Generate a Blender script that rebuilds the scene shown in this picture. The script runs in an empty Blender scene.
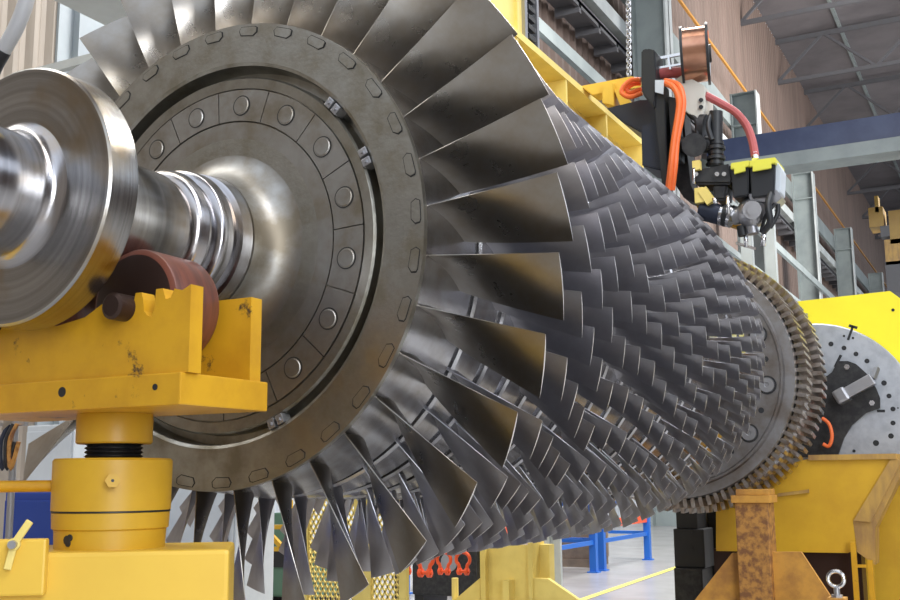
import bpy, bmesh, math, random
from mathutils import Vector, Matrix
R = random.Random(7)
PI = math.pi
S = bpy.context.scene
COL = S.collection
HZ = 2.1                                   # height of the rotor axis above the floor (m); the axis runs along +Y

# ------------------------------------------------------------------ camera
F = 1065.45
CAM = Vector((2.1958, -2.6041, 1.3844))
RT = Vector((0.8838403, 0.4677026, -0.0089764)); UP = Vector((0.0847835, -0.1412892, 0.9863311)); BK = Vector((0.4600414, -0.8725203, -0.1645306))
cam = bpy.data.cameras.new('camera'); cam.sensor_width = 36; cam.lens = F / 900 * 36; cam.clip_end = 500; cam.clip_start = .05
co = bpy.data.objects.new('camera', cam); COL.objects.link(co)
m = Matrix.Identity(4)
for i in range(3):
    m[i][0] = RT[i]; m[i][1] = UP[i]; m[i][2] = BK[i]; m[i][3] = CAM[i]
co.matrix_world = m; S.camera = co

def at(px, py, ax, v):                     # point seen at a pixel on the plane axis = v
    d = RT * ((px - 450) / F) - UP * ((py - 300) / F) - BK
    t = (v - CAM[ax]) / d[ax]
    return CAM + d * t
X_, Y_, Z_ = 0, 1, 2

# ------------------------------------------------------------------ materials
def mat(name, col, metal=0., rough=.5, col2=None, scale=6., amt=1., bump=0., ncoord='Object', stretch=(1, 1, 1), aniso=0., spots=None, detail=6, lo=.4, hi=.65, rvar=.0, emit=None, bscale=None):
    M = bpy.data.materials.new(name); M.use_nodes = True
    nt = M.node_tree; N = nt.nodes; L = nt.links
    b = N['Principled BSDF']
    b.inputs['Base Color'].default_value = (*col, 1); b.inputs['Metallic'].default_value = metal; b.inputs['Roughness'].default_value = rough
    tc = N.new('ShaderNodeTexCoord'); mp = N.new('ShaderNodeMapping'); mp.inputs['Scale'].default_value = stretch
    L.new(tc.outputs[ncoord], mp.inputs[0])
    last = None
    if col2:
        n = N.new('ShaderNodeTexNoise'); n.inputs['Scale'].default_value = scale; n.inputs['Detail'].default_value = detail; n.inputs['Roughness'].default_value = .6
        L.new(mp.outputs[0], n.inputs['Vector'])
        r = N.new('ShaderNodeValToRGB'); r.color_ramp.elements[0].position = lo; r.color_ramp.elements[1].position = hi
        r.color_ramp.elements[0].color = (*col, 1); r.color_ramp.elements[1].color = (*[c + (d - c) * amt for c, d in zip(col, col2)], 1)
        L.new(n.outputs['Fac'], r.inputs[0]); last = r.outputs[0]
        if rvar:
            mr = N.new('ShaderNodeMapRange'); mr.inputs[1].default_value = lo; mr.inputs[2].default_value = hi; mr.inputs[3].default_value = rough; mr.inputs[4].default_value = rough + rvar
            L.new(n.outputs['Fac'], mr.inputs[0]); L.new(mr.outputs[0], b.inputs['Roughness'])
    if spots:                              # (colour, scale, threshold): chips, drips and grime with a shape of their own
        sc_, sscale, th = spots
        n2 = N.new('ShaderNodeTexNoise'); n2.inputs['Scale'].default_value = sscale; n2.inputs['Detail'].default_value = 8; n2.inputs['Roughness'].default_value = .75
        L.new(tc.outputs[ncoord], n2.inputs['Vector'])
        r2 = N.new('ShaderNodeValToRGB'); r2.color_ramp.elements[0].position = th; r2.color_ramp.elements[1].position = min(th + .05, 1.)
        L.new(n2.outputs['Fac'], r2.inputs[0])
        mx = N.new('ShaderNodeMix'); mx.data_type = 'RGBA'; mx.inputs[6].default_value = (*col, 1); mx.inputs[7].default_value = (*sc_, 1)
        if last: L.new(last, mx.inputs[6])
        L.new(r2.outputs[0], mx.inputs[0]); last = mx.outputs[2]
    if last: L.new(last, b.inputs['Base Color'])
    if bump:
        n3 = N.new('ShaderNodeTexNoise'); n3.inputs['Scale'].default_value = bscale or scale * 4; n3.inputs['Detail'].default_value = 4
        L.new(mp.outputs[0], n3.inputs['Vector'])
        bu = N.new('ShaderNodeBump'); bu.inputs['Strength'].default_value = bump; bu.inputs['Distance'].default_value = .01
        L.new(n3.outputs['Fac'], bu.inputs['Height']); L.new(bu.outputs[0], b.inputs['Normal'])
    if aniso:
        b.inputs['Anisotropic'].default_value = aniso
        t = N.new('ShaderNodeTangent'); t.direction_type = 'RADIAL'; t.axis = 'Y'; L.new(t.outputs[0], b.inputs['Tangent'])
    if emit:
        b.inputs['Emission Color'].default_value = (*emit[0], 1); b.inputs['Emission Strength'].default_value = emit[1]
    return M

def turned(name, col, rough, aniso, ringscale=60, ringamt=.35, metal=1.):   # lathe-turned metal: fine rings about the axis
    M = bpy.data.materials.new(name); M.use_nodes = True
    nt = M.node_tree; N = nt.nodes; L = nt.links; b = N['Principled BSDF']
    b.inputs['Metallic'].default_value = metal; b.inputs['Anisotropic'].default_value = aniso
    tc = N.new('ShaderNodeTexCoord'); sx = N.new('ShaderNodeSeparateXYZ'); L.new(tc.outputs['Object'], sx.inputs[0])
    cx = N.new('ShaderNodeCombineXYZ'); L.new(sx.outputs[0], cx.inputs[0]); L.new(sx.outputs[2], cx.inputs[1])
    ln = N.new('ShaderNodeVectorMath'); ln.operation = 'LENGTH'; L.new(cx.outputs[0], ln.inputs[0])
    c2 = N.new('ShaderNodeCombineXYZ'); L.new(ln.outputs['Value'], c2.inputs[0]); L.new(sx.outputs[1], c2.inputs[1])
    n = N.new('ShaderNodeTexNoise'); n.inputs['Scale'].default_value = ringscale; n.inputs['Detail'].default_value = 5; L.new(c2.outputs[0], n.inputs['Vector'])
    n2 = N.new('ShaderNodeTexNoise'); n2.inputs['Scale'].default_value = 7; n2.inputs['Detail'].default_value = 8; L.new(tc.outputs['Object'], n2.inputs['Vector'])
    r = N.new('ShaderNodeValToRGB'); r.color_ramp.elements[0].position = .3; r.color_ramp.elements[1].position = .7
    r.color_ramp.elements[0].color = (*[c * (1 - ringamt) for c in col], 1); r.color_ramp.elements[1].color = (*col, 1); L.new(n.outputs['Fac'], r.inputs[0])
    mx = N.new('ShaderNodeMix'); mx.data_type = 'RGBA'; mx.inputs[7].default_value = (col[0] * .75, col[1] * .62, col[2] * .45, 1)
    r3 = N.new('ShaderNodeValToRGB'); r3.color_ramp.elements[0].position = .52; r3.color_ramp.elements[1].position = .75; L.new(n2.outputs['Fac'], r3.inputs[0])
    L.new(r3.outputs[0], mx.inputs[0]); L.new(r.outputs[0], mx.inputs[6]); L.new(mx.outputs[2], b.inputs['Base Color'])
    mr = N.new('ShaderNodeMapRange'); mr.inputs[3].default_value = rough * .7; mr.inputs[4].default_value = rough * 1.3; L.new(n.outputs['Fac'], mr.inputs[0]); L.new(mr.outputs[0], b.inputs['Roughness'])
    t = N.new('ShaderNodeTangent'); t.direction_type = 'RADIAL'; t.axis = 'Y'; L.new(t.outputs[0], b.inputs['Tangent'])
    bu = N.new('ShaderNodeBump'); bu.inputs['Strength'].default_value = .25; bu.inputs['Distance'].default_value = .0006; L.new(n.outputs['Fac'], bu.inputs['Height']); L.new(bu.outputs[0], b.inputs['Normal'])
    return M

M = {}
M['shaft'] = turned('polished_shaft', (.50, .49, .51), .20, .6)
M['collar'] = turned('turned_collar', (.42, .41, .40), .22, .75, 90)
M['disc'] = mat('oily_disc_steel', (.40, .39, .37), 1., .40, (.24, .205, .155), 6, bump=.05, spots=((.22, .15, .09), 9, .66), rvar=.12)
M['rim'] = mat('oily_rim_steel', (.42, .41, .375), 1., .34, (.25, .225, .175), 7, bump=.08, spots=((.50, .46, .36), 14, .68), rvar=.15, bscale=90)
M['dark_gap'] = mat('dark_gap', (.02, .02, .02), .3, .6)
M['blade'] = mat('blade_steel', (.43, .43, .47), 1., .30, (.33, .32, .34), 3.5, rvar=.10)
M['blade1'] = mat('stained_blade_steel', (.33, .315, .295), 1., .27, (.22, .175, .12), 2.6, rvar=.12)
M['edge_highlight'] = mat('painted_edge_highlight', (.92, .90, .88), .8, .42)  # light colour paints the highlights along blade tips and trailing edges
M['root'] = mat('blade_root_bronze', (.36, .33, .26), 1., .38, (.24, .2, .13), 30)
M['hub'] = mat('hub_steel', (.50, .50, .52), 1., .24, (.33, .31, .29), 8, bump=.05)
M['reardisc'] = mat('grey_rear_disc', (.30, .295, .30), .9, .42, (.20, .17, .15), 5)
M['teeth'] = mat('tooth_steel', (.58, .54, .51), 1., .30, (.34, .27, .22), 14)
M['yellow'] = mat('worn_yellow_paint', (.64, .34, .016), 0., .40, (.52, .26, .014), 5, spots=((.08, .045, .02), 4.6, .585), bump=.05)
M['yellow2'] = mat('clean_yellow_paint', (.78, .50, .06), 0., .4, (.74, .46, .055), 3, spots=((.45, .27, .04), 11, .74))
M['yellow3'] = mat('pale_yellow_paint', (.86, .68, .20), 0., .45, (.72, .55, .15), 3)
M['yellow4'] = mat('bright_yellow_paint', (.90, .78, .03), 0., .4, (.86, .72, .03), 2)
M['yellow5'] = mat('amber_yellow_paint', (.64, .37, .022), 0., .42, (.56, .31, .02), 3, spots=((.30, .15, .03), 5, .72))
M['bevel'] = mat('stained_bevel_paint', (.50, .30, .07), 0., .5, (.30, .17, .06), 9, stretch=(1, 1, .3))
M['rust'] = mat('rusty_post', (.46, .22, .05), .1, .6, (.20, .085, .03), 22, bump=.2, lo=.42, hi=.6)
M['rustyel'] = mat('rusty_gusset', (.58, .29, .05), .1, .55, (.35, .16, .04), 6, bump=.15)
M['roller'] = mat('brown_roller', (.17, .055, .035), .0, .36, (.10, .038, .028), 8, stretch=(1, 8, 1))
M['dkbrown'] = mat('dark_brown_steel', (.045, .025, .02), .5, .4)
M['black'] = mat('black_plastic', (.018, .019, .022), 0., .45)
M['black2'] = mat('black_metal', (.035, .035, .038), .6, .45, (.06, .06, .06), 20)
M['bluemetal'] = mat('blue_grey_metal', (.028, .034, .055), .3, .45)
M['chrome'] = mat('bright_metal', (.75, .75, .76), 1., .22)
M['grey_cast'] = mat('cast_aluminium', (.42, .42, .44), .9, .38)
M['cream'] = mat('cream_box', (.62, .60, .54), 0., .5)
M['copper'] = mat('copper_wire', (.62, .33, .22), 1., .25, (.5, .25, .16), 200, stretch=(.05, .05, .05))
M['orange'] = mat('orange_hose', (.85, .16, .035), 0., .45)
M['redorange'] = mat('red_orange_paint', (.80, .10, .025), 0., .4)
M['redhose'] = mat('red_hose', (.42, .09, .09), 0., .55)
M['lime'] = mat('lime_lid', (.72, .68, .08), 0., .4)
M['face'] = mat('faceplate_steel', (.55, .58, .63), .75, .42, (.44, .47, .52), 12, stretch=(1, 1, 1), bump=.03)
M['concrete'] = mat('floor_concrete', (.38, .375, .37), 0., .25, (.31, .305, .30), 1.2, bump=.01)
M['corr'] = mat('brown_cladding', (.21, .15, .125), .0, .6, (.16, .115, .095), .35, stretch=(1, 3, .3))
M['corr_left'] = mat('beige_cladding', (.36, .31, .26), .0, .6, (.27, .23, .19), 1.5, stretch=(1, 3, .3))
M['column'] = mat('grey_green_steel', (.28, .32, .32), 0., .5, (.21, .245, .25), .8)
M['steel_lt'] = mat('light_grey_steel', (.58, .62, .62), 0., .5, (.45, .48, .48), 1)
M['steel_dk'] = mat('dark_roof_steel', (.10, .10, .11), .0, .55)
M['roof'] = mat('roof_sheet', (.19, .175, .185), 0., .7, (.14, .13, .14), .4)
M['crane_blue'] = mat('dark_blue_paint', (.02, .035, .10), 0., .45, (.035, .055, .13), 1.5)
M['rail_or'] = mat('orange_rail_paint', (.55, .26, .05), 0., .5)
M['blue'] = mat('blue_rack_paint', (.02, .14, .55), 0., .4)
M['bluecab'] = mat('blue_cabinet_paint', (.012, .045, .26), 0., .4)
M['pale'] = mat('pale_panel', (.60, .64, .68), 0., .45, (.50, .54, .58), 2)
M['wood'] = mat('brown_crate', (.25, .19, .14), 0., .7, (.16, .12, .09), 4)
M['line'] = mat('floor_line_yellow', (.75, .68, .15), 0., .5)
M['purple'] = mat('blue_purple_strip', (.10, .08, .32), 0., .5)
M['green'] = mat('machine_green', (.10, .20, .14), 0., .5)
M['hosegrey'] = mat('grey_duct', (.42, .42, .43), 0., .5)
M['ochre'] = mat('ochre_crane_paint', (.36, .22, .04), 0., .5, (.28, .16, .03), 1)
M['wall_pale'] = mat('pale_wall_panel', (.36, .41, .44), 0., .5, (.30, .34, .37), 1)
M['sky'] = mat('skylight_sheet', (.8, .85, .9), 0., .5, emit=((.85, .93, 1.), 3.0))

# ------------------------------------------------------------------ mesh helpers
ORG = {}
def B(): return bmesh.new()
def box(bm, a, b, bev=0.):
    a = Vector(a); b = Vector(b); lo = Vector(map(min, a, b)); hi = Vector(map(max, a, b))
    return hexa(bm, [(lo.x, lo.y, lo.z), (hi.x, lo.y, lo.z), (hi.x, hi.y, lo.z), (lo.x, hi.y, lo.z), (lo.x, lo.y, hi.z), (hi.x, lo.y, hi.z), (hi.x, hi.y, hi.z), (lo.x, hi.y, hi.z)], bev)
def hexa(bm, pts, bev=0.):
    v = [bm.verts.new(p) for p in pts]
    fs = [bm.faces.new([v[i] for i in q]) for q in ((0, 3, 2, 1), (4, 5, 6, 7), (0, 1, 5, 4), (1, 2, 6, 5), (2, 3, 7, 6), (3, 0, 4, 7))]
    if bev:
        es = list({e for f in fs for e in f.edges})
        bmesh.ops.bevel(bm, geom=es, offset=bev, segments=2, affect='EDGES', profile=.6)
    return v
def obox(bm, c, ax, ay, az, bev=0.):       # oriented box: centre and three half-axis vectors
    c = Vector(c); ax = Vector(ax); ay = Vector(ay); az = Vector(az)
    return hexa(bm, [c - ax - ay - az, c + ax - ay - az, c + ax + ay - az, c - ax + ay - az, c - ax - ay + az, c + ax - ay + az, c + ax + ay + az, c - ax + ay + az], bev)
def frame(d):
    d = Vector(d).normalized(); u = d.cross(Vector((0, 0, 1)))
    if u.length < 1e-3: u = d.cross(Vector((1, 0, 0)))
    u.normalize(); return u, d.cross(u)
def beam(bm, a, b, w, h=None, bev=0.):     # square bar between two points
    a = Vector(a); b = Vector(b); d = b - a; u, v = frame(d); obox(bm, (a + b) / 2, d / 2, u * w / 2, v * (h or w) / 2, bev)
def cyl(bm, a, b, r, r2=None, n=24, cap=True):
    a = Vector(a); b = Vector(b); u, v = frame(b - a); r2 = r if r2 is None else r2
    A = [bm.verts.new(a + (u * math.cos(t) + v * math.sin(t)) * r) for t in [2 * PI * i / n for i in range(n)]]
    Bv = [bm.verts.new(b + (u * math.cos(t) + v * math.sin(t)) * r2) for t in [2 * PI * i / n for i in range(n)]]
    for i in range(n):
        f = bm.faces.new((A[i], A[(i + 1) % n], Bv[(i + 1) % n], Bv[i])); f.smooth = True
    if cap: bm.faces.new(A[::-1]); bm.faces.new(Bv)
def tube(bm, pts, r, n=10):
    P = [Vector(p) for p in pts]
    Q = []                                  # Catmull-Rom smoothing
    for i in range(len(P) - 1):
        p0 = P[max(i - 1, 0)]; p1 = P[i]; p2 = P[i + 1]; p3 = P[min(i + 2, len(P) - 1)]
        for k in range(5):
            t = k / 5
            Q.append(.5 * ((2 * p1) + (-p0 + p2) * t + (2 * p0 - 5 * p1 + 4 * p2 - p3) * t * t + (-p0 + 3 * p1 - 3 * p2 + p3) * t ** 3))
    Q.append(P[-1]); rings = []
    u, v = frame(Q[1] - Q[0])
    for i, q in enumerate(Q):
        d = (Q[min(i + 1, len(Q) - 1)] - Q[max(i - 1, 0)]).normalized()
        u = (u - d * u.dot(d)).normalized(); v = d.cross(u)
        rings.append([bm.verts.new(q + (u * math.cos(2 * PI * k / n) + v * math.sin(2 * PI * k / n)) * r) for k in range(n)])
    for a, b in zip(rings, rings[1:]):
        for k in range(n):
            f = bm.faces.new((a[k], a[(k + 1) % n], b[(k + 1) % n], b[k])); f.smooth = True
    bm.faces.new(rings[0][::-1]); bm.faces.new(rings[-1])
def lathe(bm, prof, n=128, c=(0, 0), smooth=True, a0=0., a1=2 * PI):   # profile [(y, r)] about the Y axis through (x, z) = c
    full = abs(a1 - a0 - 2 * PI) < 1e-6; k = n if full else n + 1; rings = []
    for y, r in prof:
        rings.append([bm.verts.new((c[0] + r * math.cos(a0 + (a1 - a0) * i / n), y, c[1] + r * math.sin(a0 + (a1 - a0) * i / n))) for i in range(k)])
    for a, b in zip(rings, rings[1:]):
        for i in range(n):
            f = bm.faces.new((a[i], b[i], b[(i + 1) % k], a[(i + 1) % k])); f.smooth = smooth
    return rings
def zlathe(bm, prof, c, n=48):             # profile [(z, r)] about a vertical axis
    rings = []
    for z, r in prof:
        rings.append([bm.verts.new((c[0] + r * math.cos(2 * PI * i / n), c[1] + r * math.sin(2 * PI * i / n), z)) for i in range(n)])
    for a, b in zip(rings, rings[1:]):
        for i in range(n):
            f = bm.faces.new((a[i], a[(i + 1) % n], b[(i + 1) % n], b[i])); f.smooth = True
    bm.faces.new(rings[0][::-1]); bm.faces.new(rings[-1])
def prism(bm, pts, off):                   # polygon given by 3-D points, extruded by a vector
    off = Vector(off); a = [bm.verts.new(p) for p in pts]; b = [bm.verts.new(Vector(p) + off) for p in pts]; n = len(a)
    bm.faces.new(a); bm.faces.new(b[::-1])
    for i in range(n): bm.faces.new((a[i], b[i], b[(i + 1) % n], a[(i + 1) % n]))
def obj(name, bm, m, parent=None, org=None, sharp=35):
    o0 = Vector(org) if org is not None else (ORG[parent.name] if parent else Vector((0, 0, 0)))
    bmesh.ops.recalc_face_normals(bm, faces=bm.faces[:])
    lim = math.radians(sharp)
    for e in bm.edges:
        if len(e.link_faces) == 2 and e.calc_face_angle(0) > lim: e.smooth = False
    bmesh.ops.translate(bm, vec=-o0, verts=bm.verts[:])
    me = bpy.data.meshes.new(name); bm.to_mesh(me); bm.free()
    for x in (m if isinstance(m, (list, tuple)) else [m]): me.materials.append(M[x] if isinstance(x, str) else x)
    o = bpy.data.objects.new(name, me); COL.objects.link(o)
    if parent: o.parent = parent; o.location = o0 - ORG[parent.name]
    else: o.location = o0
    ORG[o.name] = o0
    return o
def tag(o, label, cat, group=None, kind=None):
    o['label'] = label; o['category'] = cat
    if group: o['group'] = group
    if kind: o['kind'] = kind
    return o
def thing(name, loc, label, cat, group=None):
    o = bpy.data.objects.new(name, None); COL.objects.link(o); o.location = loc; o.empty_display_size = .1; ORG[o.name] = Vector(loc)
    return tag(o, label, cat, group)
def struct(name, bm, m):
    o = obj(name, bm, m); o['kind'] = 'structure'; return o
def pol(r, deg, y): return Vector((r * math.cos(math.radians(deg)), y, HZ + r * math.sin(math.radians(deg))))

# ================================================================== THE ROTOR
rotor = thing('turbine_rotor', (0, 0, HZ), 'huge bladed steel compressor rotor lying on its roller supports', 'turbine rotor')
b = B()                                     # journal shaft
lathe(b, [(-1.9, 0), (-1.9, .155), (-.85, .155), (-.835, .157), (-.822, .163), (-.812, .174), (-.806, .19), (-.75, .19), (-.709, .20), (-.706, .178), (-.36, .174), (-.355, .167), (-.33, .167), (-.325, .178), (-.315, .188), (-.30, .192), (-.285, .196), (-.277, .185), (-.25, .185), (-.243, .205), (-.235, .209), (-.20, .211), (-.192, .198), (-.168, .198), (-.16, .216), (-.12, .220), (-.112, .204), (-.10, .204)], 128, (0, HZ))
obj('journal_shaft', b, 'shaft', rotor, sharp=50)
b = B(); lathe(b, [(-.118, .17), (-.114, .222), (-.09, .2235), (-.065, .229), (-.042, .241), (-.024, .258), (-.010, .281), (-.003, .304), (-.001, .324), (-.0009, .33), (-.0008, .427)], 128, (0, HZ)); obj('hub_flare', b, 'disc', rotor, sharp=50)
b = B()
lathe(b, [(-.806, .18), (-.806, .329), (-.800, .335), (-.715, .335), (-.709, .329), (-.709, .17)], 160, (0, HZ))
obj('thrust_collar', b, 'collar', rotor, sharp=30)
b = B()                                     # first disc, front face with its groove
lathe(b, [(-.002, .30), (0, .427), (.012, .428), (.012, .539), (0, .540), (-.004, .572), (.004, .578), (.055, .580), (.055, .607), (-.012, .612), (-.018, .622), (-.018, .7512), (.0, .752)], 160, (0, HZ))
obj('front_disc', b, ['rim'], rotor, sharp=30)
b = B(); lathe(b, [(-.001, .7515), (.26, .775), (.268, .768), (.268, .6)], 160, (0, HZ)); obj('disc_rim', b, 'hub', rotor, sharp=30)
SEG0 = 81.8
for k in range(16):                         # ring of clamped segments with their bolts
    c = SEG0 - 22.5 * k; b = B()
    a0 = math.radians(c - 11.05); a1 = math.radians(c + 11.05); n = 12
    ri = lathe(b, [(.012, .432), (-.002, .432), (-.002, .535), (.012, .535)], n, (0, HZ), False, a0, a1)
    for q in (0, n): b.faces.new([r[q] for r in ri])
    s = obj('retaining_segment', b, 'disc', rotor)
    b = B(); p = pol(.482, c, 0)
    lathe(b, [(-.003, .034), (-.003, .0305)], 28, (p.x, p.z)); lathe(b, [(-.0035, .0305), (-.0035, .028), (-.006, .026), (-.006, 0)], 28, (p.x, p.z))
    o = obj('locking_bolt', b, ['disc', 'dark_gap'], s)
    for f in o.data.polygons:
        if f.center.length > 0 and f.index < 28: f.material_index = 1
for deg in [math.degrees(math.atan2(q.z - HZ, q.x)) for q in (at(338, 104, 1, 0), at(369, 157, 1, 0), at(279, 423, 1, 0))]:              # small balance weights sitting in the groove
    b = B()
    for dd in (-1.6, 1.6):
        p = pol(.594, deg + dd, .0); rad = (p - Vector((0, 0, HZ))).normalized(); tan = Vector((-rad.z, 0, rad.x))
        obox(b, p + Vector((0, .004, 0)), rad * .015, tan * .0125, Vector((0, .022, 0)), .003)
        cyl(b, p + Vector((0, -.018, 0)), p + Vector((0, -.026, 0)), .006, n=10)
    obj('balance_weight', b, 'grey_cast', rotor)
for k in range(32):                         # dovetail blade roots let into the rim
    deg = 3. - 11.25 * k; b = B()
    P = lambda r, d, y: pol(r, deg + d, y)
    prism(b, [P(.738, -2.7, -.019), P(.742, -1.9, -.019), P(.742, 2.5, -.019), P(.728, 3.2, -.019), P(.711, 2.5, -.019), P(.708, -1.6, -.019), P(.722, -2.9, -.019)], (0, .01, 0))
    d0 = len(b.faces)
    prism(b, [P(.737, -2.35, -.0205), P(.7398, -1.7, -.0205), P(.7398, 2.4, -.0205), P(.728, 2.9, -.0205), P(.7135, 2.3, -.0205), P(.7105, -1.45, -.0205), P(.7225, -2.5, -.0205)], (0, .006, 0))
    o = obj('blade_root', b, ['dark_gap', 'rim'], rotor)
    for f in o.data.polygons: f.material_index = 0 if f.index < d0 else 1

# stages: TE position of the tips, tip radius, hub radius, blade count
TE = [.125, .42, .61, .80, .99, 1.19, 1.40, 1.61, 1.83, 2.05, 2.27, 2.50, 2.73, 2.96, 3.18, 3.39, 3.58]
def lerp(x, T):
    for (a, u), (c, v) in zip(T, T[1:]):
        if x <= c: return u + (v - u) * max(0, (x - a) / (c - a))
    return T[-1][1]
RT_ = [(.12, 1.145), (.42, 1.095), (.61, 1.07), (.8, 1.05), (1.2, 1.035), (3.0, 1.03), (3.4, .99), (3.6, .965)]
RH_ = [(0, .752), (.24, .775), (1.2, .80), (2.4, .83), (3.6, .85)]
NB = [32, 34, 36, 38, 40, 42, 44, 46, 48, 50, 52, 54, 56, 58, 60, 60, 60]
def blade_bm(bm, rh0, rt, y_te_tip, ax_root, ax_tip, tg_root, tg_tip, y_le_root, th, rot=0., ns=9, nu=9, a_tip=0., curve=1.):
    """airfoil blade; u 0..1 from leading to trailing edge; angle 0 at the leading-edge root."""
    rings = []
    for i in range(ns):
        t = i / (ns - 1); r = rh0 - .02 + (rt - rh0 + .02) * t
        k = t ** .85
        ca = ax_root + (ax_tip - ax_root) * k; tg = tg_root + (tg_tip - tg_root) * k
        yl = y_le_root + (y_te_tip - ax_tip - y_le_root) * k
        thick = th * (1 - .72 * t); camb = (.10 * (1 - t) + .012 * t) * math.hypot(ca, tg) * curve
        nrm = Vector((ca, tg)).normalized(); nx, ny = -nrm.y, nrm.x          # in (axial, tangential) plane
        up = []; lo_ = []
        for j in range(nu):
            u = j / (nu - 1); cm = camb * math.sin(PI * u ** .9)
            h = thick * (.12 + .88 * math.sin(PI * min(1, u ** .75))) * .5
            for lst, s in ((up, h), (lo_, -h)):
                ax_ = yl + ca * u + nx * (-(cm) + s); ts = tg * u + ny * (-(cm) + s)
                ang = rot + math.radians(a_tip) * k - ts / r
                lst.append(Vector((r * math.cos(ang), ax_, r * math.sin(ang) + HZ)))
        rings.append([bm.verts.new(p) for p in up + lo_[::-1]])
    n = len(rings[0])
    for a, c in zip(rings, rings[1:]):
        for j in range(n):
            f = bm.faces.new((a[j], a[(j + 1) % n], c[(j + 1) % n], c[j])); f.smooth = True
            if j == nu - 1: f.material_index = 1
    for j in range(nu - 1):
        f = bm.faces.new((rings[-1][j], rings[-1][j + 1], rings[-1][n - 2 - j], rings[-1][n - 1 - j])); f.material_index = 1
def stage_params(s):
    if s == 0: return dict(rh0=.755, rt=1.145, y_te_tip=.135, ax_root=.195, ax_tip=.10, tg_root=.062, tg_tip=.175, y_le_root=.012, th=.024, a_tip=.8)
    te = TE[s]; pt = TE[s] - TE[s - 1]; rt = lerp(te, RT_); rh = lerp(te, RH_); circ = 2 * PI * rt / NB[s]
    axt = pt * .24; tgt = circ * .66
    return dict(rh0=rh, rt=rt, y_te_tip=te, ax_root=pt * .55, ax_tip=axt, tg_root=tgt * .45, tg_tip=tgt, y_le_root=te - pt * .50, th=.020 - .0006 * s, ns=6 if s > 3 else 8, nu=6 if s > 3 else 8)
def rpos(s, deg): return pol(lerp(TE[s], RT_), deg, TE[s])
cand = []
for s in range(17):
    off = R.uniform(0, 360 / NB[s])
    for k in range(NB[s]):
        deg = (-6.6 if s == 0 else off) + 360 / NB[s] * k
        p = pol(lerp(TE[s], RT_), deg, TE[s]); v = CAM - p
        facing = v.normalized().dot(Vector((math.cos(math.radians(deg)), -.35, math.sin(math.radians(deg)))))
        size = (1 if s == 0 else .45) / v.length ** 2 * (1.4 if s == 0 else 1)
        cand.append((size * (1 if facing > -.1 or s == 0 else .01), s, deg))
cand.sort(reverse=True)
single = {(s, round(d, 4)) for _, s, d in cand[:100]}
rest = B()
for s in range(17):
    prm = stage_params(s); me = None
    for _, s2, deg in cand:
        if s2 != s: continue
        if (s, round(deg, 4)) in single:
            if me is None:
                b = B(); blade_bm(b, **prm); o = obj('compressor_blade', b, ['blade1' if s == 0 else 'blade', 'edge_highlight'], rotor, sharp=50); me = o
            else:
                o = me.copy(); COL.objects.link(o); o.parent = rotor
            o.rotation_euler = (0, -math.radians(deg), 0)
        else:
            blade_bm(rest, rot=math.radians(deg), **prm)
o = obj('rear_stage_blades', rest, ['blade', 'edge_highlight'], rotor, sharp=50); o['kind'] = 'stuff'; o['label'] = 'dense rows of short blades on the rear stages'
for s in range(1, 17):                      # one disc rim per stage with an open groove between neighbours
    te = TE[s]; pt = te - TE[s - 1]; rh = lerp(te, RH_); y0 = te - pt * .62; y1 = te + pt * .16
    if s == 1: y0 = .292; y1 = .46
    b = B()
    lathe(b, [(y0, .55), (y0, rh - .008), (y0 + .008, rh), (y1 - .008, rh), (y1, rh - .008), (y1, .55)], 96, (0, HZ))
    obj('stage_disc', b, 'hub', rotor)
b = B()                                     # drum core the discs are clamped on, and the stub behind the last stage
lathe(b, [(.1, .3), (.1, .752), (1.2, .785), (2.4, .812), (3.5, .83), (3.66, .80), (3.66, .55), (3.95, .50), (4.75, .50), (4.98, .56)], 96, (0, HZ))
obj('drum_core', b, 'hub', rotor)
b = B()                                     # bolted rear flange disc
lathe(b, [(4.98, .3), (4.98, .775), (4.965, .785), (4.965, .80), (4.99, .81), (4.995, .875), (5.03, .885), (5.03, .895), (5.27, .895), (5.29, .87), (5.33, .87), (5.35, .91), (5.61, .93), (5.61, .4)], 128, (0, HZ))
rd = obj('rear_disc', b, 'reardisc', rotor)
q1 = at(767, 385, Y_, 4.98); q2 = at(749, 432, Y_, 4.98); g1 = math.degrees(math.atan2(q1.z - HZ, q1.x)); g2 = math.degrees(math.atan2(q2.z - HZ, q2.x))
NBR = round(360 / abs(g1 - g2)); rbr = math.hypot(q1.x, q1.z - HZ)
for k in range(NBR):
    deg = g1 - 360 / NBR * k; p = pol(rbr, deg, 4.98); b = B()
    lathe(b, [(-.004 + 4.98, .066), (-.004 + 4.98, .054)], 24, (p.x, p.z)); n1 = len(b.faces)
    lathe(b, [(4.979, .054), (4.965, .050), (4.965, .018), (4.972, .015), (4.972, 0)], 24, (p.x, p.z))
    o = obj('flange_bolt', b, ['black2', 'grey_cast'], rd)
    for f in o.data.polygons: f.material_index = 0 if f.index < n1 else 1
    p = pol(rbr, deg - 180 / NBR, 4.98)
    if k % 1 == 0:
        b = B(); cyl(b, (p.x, 4.981, p.z), (p.x, 4.976, p.z), .02, n=14); obj('bolt_hole', b, 'black', rd)
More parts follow.
